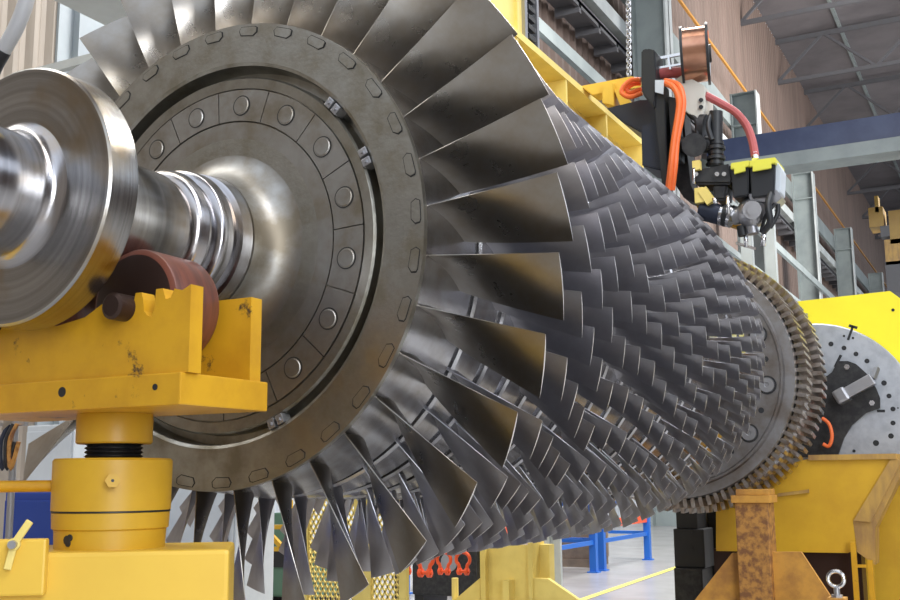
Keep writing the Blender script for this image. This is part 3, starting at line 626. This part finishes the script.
# ================================================================== UNDER THE ROTOR
def wpt(px, py, x): return at(px, py, X_, x)
gd = thing('mesh_guard', (-2.6, 5, 0), 'pale yellow expanded mesh guard standing behind the lower front blades', 'guard')
YG = 4.2
def gx(px): return at(px, 560, Y_, YG).x
for pa, pc in ((306, 355), (372, 401)):
    b = B(); x0, x1 = gx(pa), gx(pc); z1 = 1.45
    st_ = .045; n = int((x1 - x0) / st_) + 1; k = int(z1 / .07)
    for i in range(n + k):                  # crossing strands of the expanded mesh
        for sg in (1, -1):
            xs = x0 + (i - (k if sg == 1 else 0)) * st_; a = Vector((xs, YG, .05)); c = a + Vector((sg * st_ * k, 0, .07 * k))
            t0, t1 = 0., 1.
            for lim, s in ((x0, 1), (x1, -1)):
                for_ = (lim - a.x) / (c.x - a.x)
                if (c.x - a.x) * s > 0: t0 = max(t0, for_)
                else: t1 = min(t1, for_)
            if t1 > t0: beam(b, a + (c - a) * t0, a + (c - a) * t1, .012, .012)
    obj('mesh_panel', b, 'yellow3', gd)
b = B()
for pa, pc in ((303, 309), (355, 372), (400, 407)):
    box(b, (gx(pa), YG - .02, 0), (gx(pc), YG + .03, 1.5))
box(b, (gx(303), YG - .02, 1.45), (gx(407), YG + .02, 1.5)); box(b, (gx(303), YG - .02, .02), (gx(407), YG + .02, .06)); obj('frame', b, 'yellow3', gd)
# yellow H-section stand
YS = 5.2
def sx_(px): return at(px, 560, Y_, YS).x
ys = thing('yellow_stand', (sx_(510), YS, 0), 'yellow steel column stand with sloping feet beneath the middle of the rotor', 'stand')
zt = at(505, 545, Y_, YS).z
b = B(); box(b, (sx_(480), YS, 0), (sx_(485), YS + .25, zt + .02)); box(b, (sx_(485), YS + .06, 0), (sx_(530), YS + .08, zt)); box(b, (sx_(528), YS, 0), (sx_(532), YS + .25, zt + .02)); box(b, (sx_(532), YS + .15, 0), (sx_(542), YS + .25, zt + .0)); box(b, (sx_(505), YS - .05, 0), (sx_(511), YS + .06, at(505, 580, Y_, YS).z)); obj('column', b, 'yellow3', ys)
b = B(); cyl(b, (sx_(510), YS + .1, zt - .02), (sx_(510), YS + .1, zt + .25), .02, n=12); obj('pin', b, 'yellow3', ys)
for pts in ([(480, 578), (480, 680), (420, 680), (452, 602)], [(532, 578), (548, 579), (580, 601), (640, 680), (532, 680)]):
    b = B(); prism(b, [at(x, y, Y_, YS + .02) for x, y in pts], (0, .05, 0)); obj('foot', b, 'yellow3', ys)
b = B(); x0 = at(544, 560, Y_, 6.4).x; x1 = at(558, 560, Y_, 6.4).x; box(b, (x0, 6.4, 0), (x0 + .05, 6.55, 1.35)); box(b, (x0 + .05, 6.46, 0), (x1, 6.5, 1.35)); o = obj('grey_post', b, 'steel_lt', org=(x0, 6.4, 0)); tag(o, 'light grey steel post right behind the yellow column stand', 'post')
b = B(); p = at(455, 578, Y_, 5.3); cyl(b, (p.x, 5.3, 0), (p.x, 5.3, p.z), .028, n=14); o = obj('yellow_bollard', b, 'yellow3', org=(p.x, 5.3, 0)); tag(o, 'thin yellow post left of the yellow column stand', 'post')
# red shackles on a trestle
YH = 5.6
tr = thing('hanging_rail', (at(436, 560, Y_, YH).x, YH, 0), 'dark steel rail trestle carrying the red shackles', 'trestle')
pA = at(398, 551, Y_, YH); pB = at(480, 549, Y_, YH)
b = B(); beam(b, pA, pB, .03); beam(b, pA, (pA.x, YH, 0), .04); beam(b, pB, (pB.x, YH, 0), .04); obj('rail', b, 'black2', tr)
for i, (px, lab) in enumerate(((405, 'leftmost, half hidden by a blade'), (425, 'second from the left and largest'), (444, 'third from the left'), (463, 'rightmost, next to the yellow stand'))):
    c = at(px, 563, Y_, YH - .04); s = 1.15 if i == 1 else .95
    g = thing('lifting_shackle', tuple(c), 'red orange bow shackle hanging in the row, ' + lab, 'shackle', 'red shackles hanging under the rotor')
    b = B(); pts = []
    for t in range(0, 13):
        a = math.radians(-50 + 280 * t / 12); pts.append((c.x + s * .068 * math.cos(a), c.y, c.z + s * (.03 + .062 * math.sin(a))))
    pts = [(c.x + s * .035, c.y, c.z - s * .065)] + pts + [(c.x - s * .035, c.y, c.z - s * .065)]
    tube(b, pts, .0155 * s, 10)
    for sg in (-1, 1): cyl(b, (c.x + sg * s * .024, c.y, c.z - s * .072), (c.x + sg * s * .050, c.y, c.z - s * .072), .033 * s, n=18)
    obj('bow', b, 'redorange', g)
    b = B(); cyl(b, (c.x - s * .062, c.y, c.z - s * .072), (c.x + s * .062, c.y, c.z - s * .072), .014 * s, n=12); obj('pin', b, 'redorange', g)
# dark crate and small stuff behind the shackles
p0 = at(412, 585, Y_, 6.8); p1 = at(476, 548, Y_, 6.8)
dc = thing('dark_crate', ((p0.x + p1.x) / 2, 7.0, 0), 'dark machine crate behind the red shackles', 'crate')
b = B(); box(b, (p0.x, 6.8, .25), (p1.x, 7.4, p1.z), .02); obj('body', b, 'black2', dc)
b = B(); box(b, (p0.x, 6.85, 0), (p0.x + .1, 7.35, .25)); box(b, (p1.x - .1, 6.85, 0), (p1.x, 7.35, .25)); obj('skid', b, 'black', dc)
for x in (p0.x + .15, p0.x + .42):
    b = B(); cyl(b, (x, 6.79, p1.z - .14), (x, 6.8, p1.z - .14), .09, n=20); obj('round_port', b, 'grey_cast', dc)
p0 = at(405, 600, Z_, .005); b = B(); box(b, (p0.x - 2.5, 7.6, 0), (p0.x + 4, 7.9, .004)); o = struct('trim_1', b, 'purple')

# racks at the far wall
def rack(x, y, ln, lab):
    g = thing('pallet_rack', (x, y, 0), lab, 'storage rack', 'blue and orange pallet racks')
    for yy in (y, y + ln):
        for dx in (0, -1.1):
            b = B(); box(b, (x + dx, yy - .05, 0), (x + dx + .1, yy + .05, 2.6)); box(b, (x + dx - .03, yy - .08, 0), (x + dx + .13, yy + .08, .02)); obj('upright', b, 'blue', g)
        b = B(); beam(b, (x - 1.05, yy, .45), (x + .05, yy, .45), .05); beam(b, (x - 1.05, yy, .55), (x + .05, yy, 1.3), .04); obj('brace', b, 'blue', g)
    for dx in (.05, -1.05):
        b = B(); box(b, (x + dx - .02, y, .62), (x + dx + .02, y + ln, .74)); obj('shelf_beam', b, 'redorange', g)
        b = B(); box(b, (x + dx - .02, y, .40), (x + dx + .02, y + ln, .46)); obj('tie_beam', b, 'blue', g)
P1 = at(604, 573, Z_, 0); P2 = at(657, 563, Z_, 0)
rack(P1.x - .2, P1.y - 3.6, 3.6, 'blue and orange pallet rack, the nearer one behind the rotor belly')
rack(P1.x - .2, P1.y + .35, P2.y - P1.y + .2, 'blue and orange pallet rack, the farther one by the grey wall post')
for i, (y0, y1, h) in enumerate(((P1.y - 3.2, P1.y - 2.2, .5), (P1.y - 1.8, P1.y - .5, .45), (P1.y + .8, P1.y + 1.6, .5))):
    b = B(); box(b, (P1.x - 1.2, y0, 0), (P1.x - .5, y1, .12)); box(b, (P1.x - 1.2, y0 + .03, .12), (P1.x - .5, y1 - .03, h), .01)
    for q in range(3): box(b, (P1.x - .5, y0 + .05 + q * (y1 - y0 - .2) / 2, .12), (P1.x - .47, y0 + .15 + q * (y1 - y0 - .2) / 2, h))
    o = obj('wooden_crate', b, 'wood', org=(P1.x - .85, (y0 + y1) / 2, 0)); tag(o, ['brown wooden crate low in the nearer rack, its far left bay', 'brown wooden crate low in the nearer rack, beside the blue upright', 'brown wooden crate low in the farther rack'][i], 'crate', 'crates under the racks')
# yellow floor line
a = at(560, 607, Z_, .004); c = at(674, 568, Z_, .004); d = (c - a); u = Vector((-d.y, d.x, 0)).normalized() * .05
b = B(); vs = [b.verts.new(p) for p in (a - d * .4 - u, a - d * .4 + u, c + d * .3 + u, c + d * .3 - u)]; b.faces.new(vs); o = struct('trim_2', b, 'line')

# lower-left background: cabinets, frames, machines
XC = -2.9
def cabinet(name, pa, pc, y, dz, m, lab, cat, top, dep=.5):
    p0 = at(pa, 520, Y_, y); p1 = at(pc, 520, Y_, y)
    g = thing(name, ((p0.x + p1.x) / 2, y + dep / 2, 0), lab, cat)
    z = at((pa + pc) / 2, top, Y_, y).z
    b = B(); box(b, (p0.x, y, .06), (p1.x, y + dep, z), .01); obj('body', b, m, g)
    n = max(1, int((p1.x - p0.x) / .6))
    for i in range(n):
        w = (p1.x - p0.x) / n; b = B(); box(b, (p0.x + i * w + .015, y - .015, .12), (p0.x + (i + 1) * w - .015, y, z - .05), .004); d_ = obj('door', b, m, g)
        b = B(); box(b, (p0.x + i * w + w - .08, y - .035, z * .5), (p0.x + i * w + w - .06, y - .015, z * .5 + .14)); obj('handle', b, 'black', d_)
    b = B(); box(b, (p0.x + .03, y + .03, 0), (p1.x - .03, y + dep - .03, .06)); obj('plinth', b, 'black2', g)
cabinet('white_cabinet', 165, 236, 4.2, 0, 'pale', 'tall pale grey cabinet behind the blades right of the jack', 'cabinet', 440)
cabinet('grey_cabinet', 22, 70, 3.4, 0, 'pale', 'pale grey cabinet behind the jack, left of the lone bronze blade', 'cabinet', 425)
cabinet('blue_cabinet', 4, 70, 2.0, 0, 'bluecab', 'deep blue steel cabinet behind the jack handle', 'cabinet', 492)
fr = thing('tubular_trestle', tuple(at(265, 600, Y_, 6.5)), 'orange yellow tubular frame with braces behind the lower front blades', 'frame')
fr.location.z = 0; ORG[fr.name].z = 0
b = B()
f = lambda px, py: at(px, py, Y_, 6.5)
for a, c in (((238, 500), (238, 640)), ((247, 500), (247, 640)), ((236, 515), (248, 515)), ((236, 530), (248, 530)), ((236, 548), (248, 548)), ((262, 526), (284, 549)), ((262, 549), (290, 549)), ((240, 527), (292, 527)), ((290, 500), (290, 640)), ((262, 527), (262, 640))): beam(b, f(*a), f(*c), .045)
obj('tubing', b, 'yellow5', fr)
p0 = at(262, 580, Y_, 7.4); p1 = at(300, 545, Y_, 7.4)
gm = thing('green_machine', (p0.x + .2, 7.6, 0), 'small dark green machine on the floor behind the orange frame', 'machine')
b = B(); box(b, (p0.x, 7.4, .08), (p1.x + .2, 8.0, p1.z), .03); box(b, (p0.x + .1, 7.45, p1.z), (p0.x + .4, 7.8, p1.z + .35), .02); obj('body', b, 'green', gm)
b = B(); box(b, (p0.x + .15, 7.38, p1.z - .25), (p1.x, 7.4, p1.z - .06)); obj('panel', b, 'black', gm)
b = B(); box(b, (p0.x + .02, 7.42, 0), (p0.x + .12, 7.95, .08)); box(b, (p1.x + .08, 7.42, 0), (p1.x + .18, 7.95, .08)); obj('foot', b, 'black', gm)
# pipe rack with hoses at far left
hr = thing('hose_stand', tuple(at(10, 600, Y_, 1.6)), 'stand with hanging dark and brown hoses at the left edge', 'hose stand'); hr.location.z = 0; ORG[hr.name].z = 0
b = B(); p = at(16, 424, Y_, 1.6); cyl(b, (p.x - .03, 1.62, 0), (p.x - .03, 1.62, p.z + .02), .02, n=12); beam(b, (p.x - .2, 1.62, p.z), (p.x + .06, 1.62, p.z), .02); obj('pole', b, 'grey_cast', hr)
for i, (dx, mt) in enumerate(((-.02, 'black2'), (.01, 'rust'), (-.06, 'bluemetal'))):
    b = B(); tube(b, [(p.x + dx, 1.60, p.z), (p.x + dx - .03, 1.58, p.z - .1), (p.x + dx - .02, 1.59, p.z - .25), (p.x + dx + .02, 1.6, p.z - .1)], .012); obj('hose', b, mt, hr)

# long overhead duct and pale wall panel seen past the upper left blades
z0 = at(84, 15, X_, -5.2).z
b = B(); box(b, (-5.2, 1.0, z0), (-4.2, 12, z0 + .8)); 
for y in (2.5, 5.5, 8.5, 11.5): box(b, (-5.23, y, z0 - .03), (-4.17, y + .08, z0 + .83)); box(b, (-7.74, y, z0 + .3), (-5.2, y + .08, z0 + .4))
o = obj('air_duct', b, 'steel_lt', org=(-4.7, 6, z0)); tag(o, 'grey overhead duct slanting across the top left corner', 'duct')
pa = at(57, 60, X_, -7.8); pb = at(140, 60, X_, -7.8)
b = B(); box(b, (-7.86, pa.y, 2), (-7.8, pb.y, 12)); yy = at(72, 60, X_, -7.8).y; box(b, (-7.8, yy, 2), (-7.7, yy + .12, 12)); struct('wall_panel_left', b, 'wall_pale')
# top-left duct hose
b = B(); P = [at(x, y, Y_, .6) for x, y in ((45, -60), (32, -25), (25, 5), (15, 30), (2, 52))]; tube(b, P, .036, 14); du = obj('cable_duct', b, 'hosegrey', org=tuple(P[0])); tag(du, 'thick grey flexible duct hanging at the top left corner', 'duct')
b = B(); tube(b, [at(x, y, Y_, .6) for x, y in ((3, 50), (-4, 62), (-10, 75))], .040, 14); obj('end_cuff', b, 'black', du)

# ================================================================== THE HALL
XW = -8.; ZW = 25.5
b = B(); box(b, (-14, -12, -.2), (26, 140, 0)); struct('floor', b, 'concrete')
def corrugated(bm, x, y0, y1, z0, z1, pitch=.3, d=.05):
    n = int((y1 - y0) / pitch); prev = None
    for i in range(n * 2 + 1):
        y = y0 + i * pitch / 2
        xx = x + (d if (i // 1) % 2 else 0)
        for yy in (y, y + pitch * .25) if i < n * 2 else (y,):
            cur = (bm.verts.new((xx, yy, z0)), bm.verts.new((xx, yy, z1)))
            if prev: bm.faces.new((prev[0], cur[0], cur[1], prev[1]))
            prev = cur
b = B(); corrugated(b, XW, 10, 140, 9., ZW, .5, .08); box(b, (XW - .25, 10, 9), (XW - .1, 140, ZW)); struct('wall_left', b, 'corr')
b = B(); corrugated(b, XW + .1, -12, 10.2, 0, 12, .28, .06); box(b, (XW - .25, -12, 0), (XW - .05, 10.2, 12)); struct('wall_left_near', b, 'corr_left')
b = B(); corrugated(b, XW + .02, 10, 140, 0, 9.0, .4, .06); box(b, (XW - .25, 10, 0), (XW - .1, 140, 9)); struct('wall_left_lower', b, 'pale')
# columns of the crane runway
XCOL = -6.
def ycol(px, py): return at(px, py, X_, XCOL)
tops = [ycol(757, 83), ycol(812, 153), ycol(850, 204), ycol(880, 237)]
ZC = 16.8
labs = ['grey green crane column with open top just right of the copper spool', 'grey green crane column under the blue beam, above the yellow housing', 'grey green crane column, third along the runway', 'grey green crane column, farthest along the runway', 'grey green crane column directly behind the copper spool', 'grey green crane column behind the hoist chain, nearest the rotor']
ysC = [t.y for t in tops] + [ycol(668, 0).y, ycol(668, 0).y - 10.5]
for i, y in enumerate(ysC):
    g = thing('crane_column', (XCOL, y, 0), labs[i], 'column', 'crane runway columns')
    zc = ZC if i != 4 and i != 5 else 20
    b = B(); box(b, (XCOL - 1.0, y - .04, 0), (XCOL, y + .04, zc)); obj('web', b, 'column', g)
    b = B(); box(b, (XCOL - .06, y - .35, 0), (XCOL, y + .35, zc)); obj('flange', b, 'steel_lt', g)
    b = B(); box(b, (XCOL - 1.06, y - .35, 0), (XCOL - 1.0, y + .35, zc)); obj('flange', b, 'column', g)
    b = B(); box(b, (XCOL - 1.0, y - .30, zc - 1.4), (XCOL - .06, y + .30, zc - 1.34)); box(b, (XCOL - 1.0, y - .30, zc - .04), (XCOL - .06, y + .30, zc)); obj('stiffener', b, 'column', g)
def lineat(x, pa, z0=None):                 # height of a Y-parallel line through a pixel at depth plane x
    return at(*pa, X_, x).z
def longbeam(name, x, z, w, h, m, lab, y0=4, y1=110, cat='girder'):
    b = B(); box(b, (x - w / 2, y0, z - h / 2), (x + w / 2, y1, z + h / 2)); o = obj(name, b, m, org=(x, y0, z)); tag(o, lab, cat); return o
longbeam('guard_rail', XCOL - 1.35, lineat(XCOL - 1.35, (725, 63)), .09, .10, 'rail_or', 'long orange guard rail running along the column tops', cat='rail')
longbeam('runway_girder', XCOL - 1.32, lineat(XCOL - 1.32, (612, 25)) , .5, .45, 'steel_lt', 'pale long crane runway girder above the dark walkway', y0=2)
b = B(); zz = at(578, 32, X_, -7.8).z; xo = min(at(606, 24, Z_, zz).x, XCOL - 1.1)
box(b, (XW + .2, 10.5, zz), (xo, 110, zz + .1))
for i in range(66): box(b, (XW + .2, 10.5 + i * 1.5, zz - .25), (xo, 10.65 + i * 1.5, zz))
box(b, (xo - .1, 10.5, zz - .1), (xo, 110, zz + .15))
o = obj('walkway_deck', b, 'steel_dk', org=(XW + 1, 4, zz)); tag(o, 'dark grated walkway under the pale runway girder', 'walkway')
longbeam('lower_rail', XCOL + .1, lineat(XCOL + .1, (790, 259)), .14, .3, 'column', 'pale lower rail crossing the columns, upper of the two', cat='rail', y0=10)
longbeam('lower_rail', XCOL + .1, lineat(XCOL + .1, (785, 292)), .14, .2, 'column', 'pale lower rail crossing the columns, lower of the two', cat='rail', y0=10)
for i, z in enumerate((15.9, 8.2, 5.2)):
    longbeam('tie_girder', XCOL - 1.14, z, .15, .9 if i < 1 else .3, 'column', ['grey green tie girder joining the column tops', 'grey green tie girder at half column height', 'grey green tie girder low on the columns'][i], y0=14)
# white wall post behind robot wrist
b = B(); p = at(770, 260, Y_, 9.); box(b, (p.x - .05, 9, 0), (p.x + .06, 9.1, 4.4)); p = at(747, 260, Y_, 9.); box(b, (p.x - .06, 9, 0), (p.x + .06, 9.1, 4.4)); box(b, (p.x, 9.02, 4.3), (p.x + .25, 9.08, 4.4)); o = obj('white_post', b, 'steel_lt', org=(p.x, 9.1, 0)); tag(o, 'pale upright post between the robot wrist and the yellow housing', 'post')
# crane bridge
YCR = 30.
p0 = at(720, 140, Y_, YCR); p1 = at(720, 163, Y_, YCR); p2 = at(720, 176, Y_, YCR)
cb = thing('crane_bridge', (3, YCR, p2.z), 'overhead crane bridge beam, dark blue above and grey below', 'crane')
b = B(); box(b, (XCOL + .25, YCR, p1.z), (20, YCR + .9, p0.z)); obj('blue_girder', b, 'crane_blue', cb)
b = B(); box(b, (XCOL + .25, YCR - .1, p2.z), (20, YCR + .9, p1.z)); obj('grey_girder', b, 'column', cb)
# trolley crane at right
YT = 34.
t0 = at(857, 262, Y_, YT); tc = thing('crane_trolley', tuple(at(885, 240, Y_, YT)), 'ochre yellow crane trolley machinery at the right edge', 'crane')
def tb(a, c, d=.8): 
    b = B(); p = at(*a, Y_, YT); q = at(*c, Y_, YT); box(b, (p.x, YT, q.z), (q.x, YT + d, p.z)); return b
obj('frame', tb((888, 211), (930, 240)), 'ochre', tc); obj('motor', tb((868, 208), (884, 226), 1.), 'ochre', tc); obj('mast', tb((874, 196), (879, 212), .5), 'ochre', tc); obj('hook_block', tb((884, 240), (920, 262), .6), 'bevel', tc); obj('cab', tb((885, 262), (930, 290), 1.), 'steel_dk', tc)
b = tb((880, 226), (890, 236), .5); obj('drum', b, 'steel_dk', tc)
# roof
ORD = 'first second third fourth fifth sixth seventh eighth ninth tenth eleventh twelfth thirteenth fourteenth'.split()
b = B(); box(b, (XW, -12, ZW + .1), (26, 140, ZW + .3)); struct('ceiling', b, 'roof')
for i, y in enumerate(range(20, 134, 9)):
    g = thing('roof_truss', (8, y, ZW - 1.5), 'dark steel roof truss with diagonal braces, ' + ORD[i] + ' from the near end of the roof', 'truss', 'roof trusses')
    b = B(); box(b, (XW, y - .1, ZW - .35), (26, y + .1, ZW - .1)); box(b, (XW, y - .1, ZW - 2.7), (26, y + .1, ZW - 2.5)); obj('chord', b, 'steel_dk', g)
    b = B(); x = XW; k = 0
    while x < 25.9:
        za, zb_ = (ZW - .2, ZW - 2.6) if k % 2 else (ZW - 2.6, ZW - .2)
        beam(b, (x, y, za), (min(x + 2.6, 26), y, zb_), .14); x += 2.6; k += 1
    obj('web_brace', b, 'steel_dk', g)
for i, x in enumerate([-4.5, -1., 2.5, 6, 9.5, 13, 16.5, 20]):
    longbeam('roof_purlin', x, ZW - .0, .16, .2, 'steel_lt' if i in (2, 4) else 'column', ('pale' if i in (2, 4) else 'grey green') + ' long roof purlin above the trusses, ' + ORD[i] + ' from the brown wall', y0=15, y1=139, cat='purlin')['group'] = 'roof purlins'
b = B()
for x, y in ((5.3, 60), (12, 60), (1, 95), (12, 95), (20, 75), (5., 118), (14, 125)): box(b, (x, y, ZW + .06), (x + 2.2, y + 9, ZW + .1))
o = struct('window_1', b, 'sky')
# far gable wall and the wall on the right
b = B(); box(b, (XW, 139, 0), (26, 140, ZW)); struct('wall_back', b, 'pale')
b = B(); box(b, (26, -12, 0), (26.3, 140, 12)); struct('wall_right', b, 'corr')
b = B(); box(b, (-14, -12.3, 0), (26, -12, 9)); struct('wall_front', b, 'corr_left')

# ================================================================== LIGHT
W = bpy.data.worlds.new('hall_sky'); S.world = W; W.use_nodes = True
bg = W.node_tree.nodes['Background']; bg.inputs[0].default_value = (.80, .88, 1., 1); bg.inputs[1].default_value = 1.6
def area(name, loc, tgt, sx, sy, e, col=(1, 1, 1)):
    l = bpy.data.lights.new(name, 'AREA'); l.shape = 'RECTANGLE'; l.size = sx; l.size_y = sy; l.energy = e; l.color = col
    o = bpy.data.objects.new(name, l); COL.objects.link(o); o.location = loc
    o.rotation_euler = (Vector(tgt) - Vector(loc)).to_track_quat('-Z', 'Y').to_euler(); return o
area('hall_fill', (6, -1, 11), (0, 1.5, 2), 3.2, 10, 850, (.95, .97, 1))  # unseen area light in place of skylights, gives the metal streak highlights
area('hall_fill', (-3.5, 0, 10), (0, 1, 2), 2.6, 9, 500, (1, .97, .9))  # second unseen area light in place of skylights, left of the rotor
area('right_fill', (9, -7, 3.5), (0, 1, 2), 4, 5, 700, (.9, .95, 1))  # added fill from behind the camera at right, brightens the blades
area('hall_fill', (6, 40, 16), (-8, 45, 16), 8, 40, 11000, (1, .97, .93))  # added light aimed sideways to brighten the brown wall and columns
area('hall_fill', (6, 70, 5), (4, 70, 26), 12, 60, 3500, (1, .97, .93))  # added light low in the hall, aimed up to brighten the roof
area('hall_fill', (2, 12, 14), (-2, 13, 0), 4, 10, 4500, (1, .98, .95))  # added overhead light, brightens the floor around the racks
S.view_settings.view_transform = 'Standard'; S.view_settings.look = 'None'; S.view_settings.gamma = 1.; S.view_settings.exposure = 0.
S.view_settings.use_curve_mapping = False
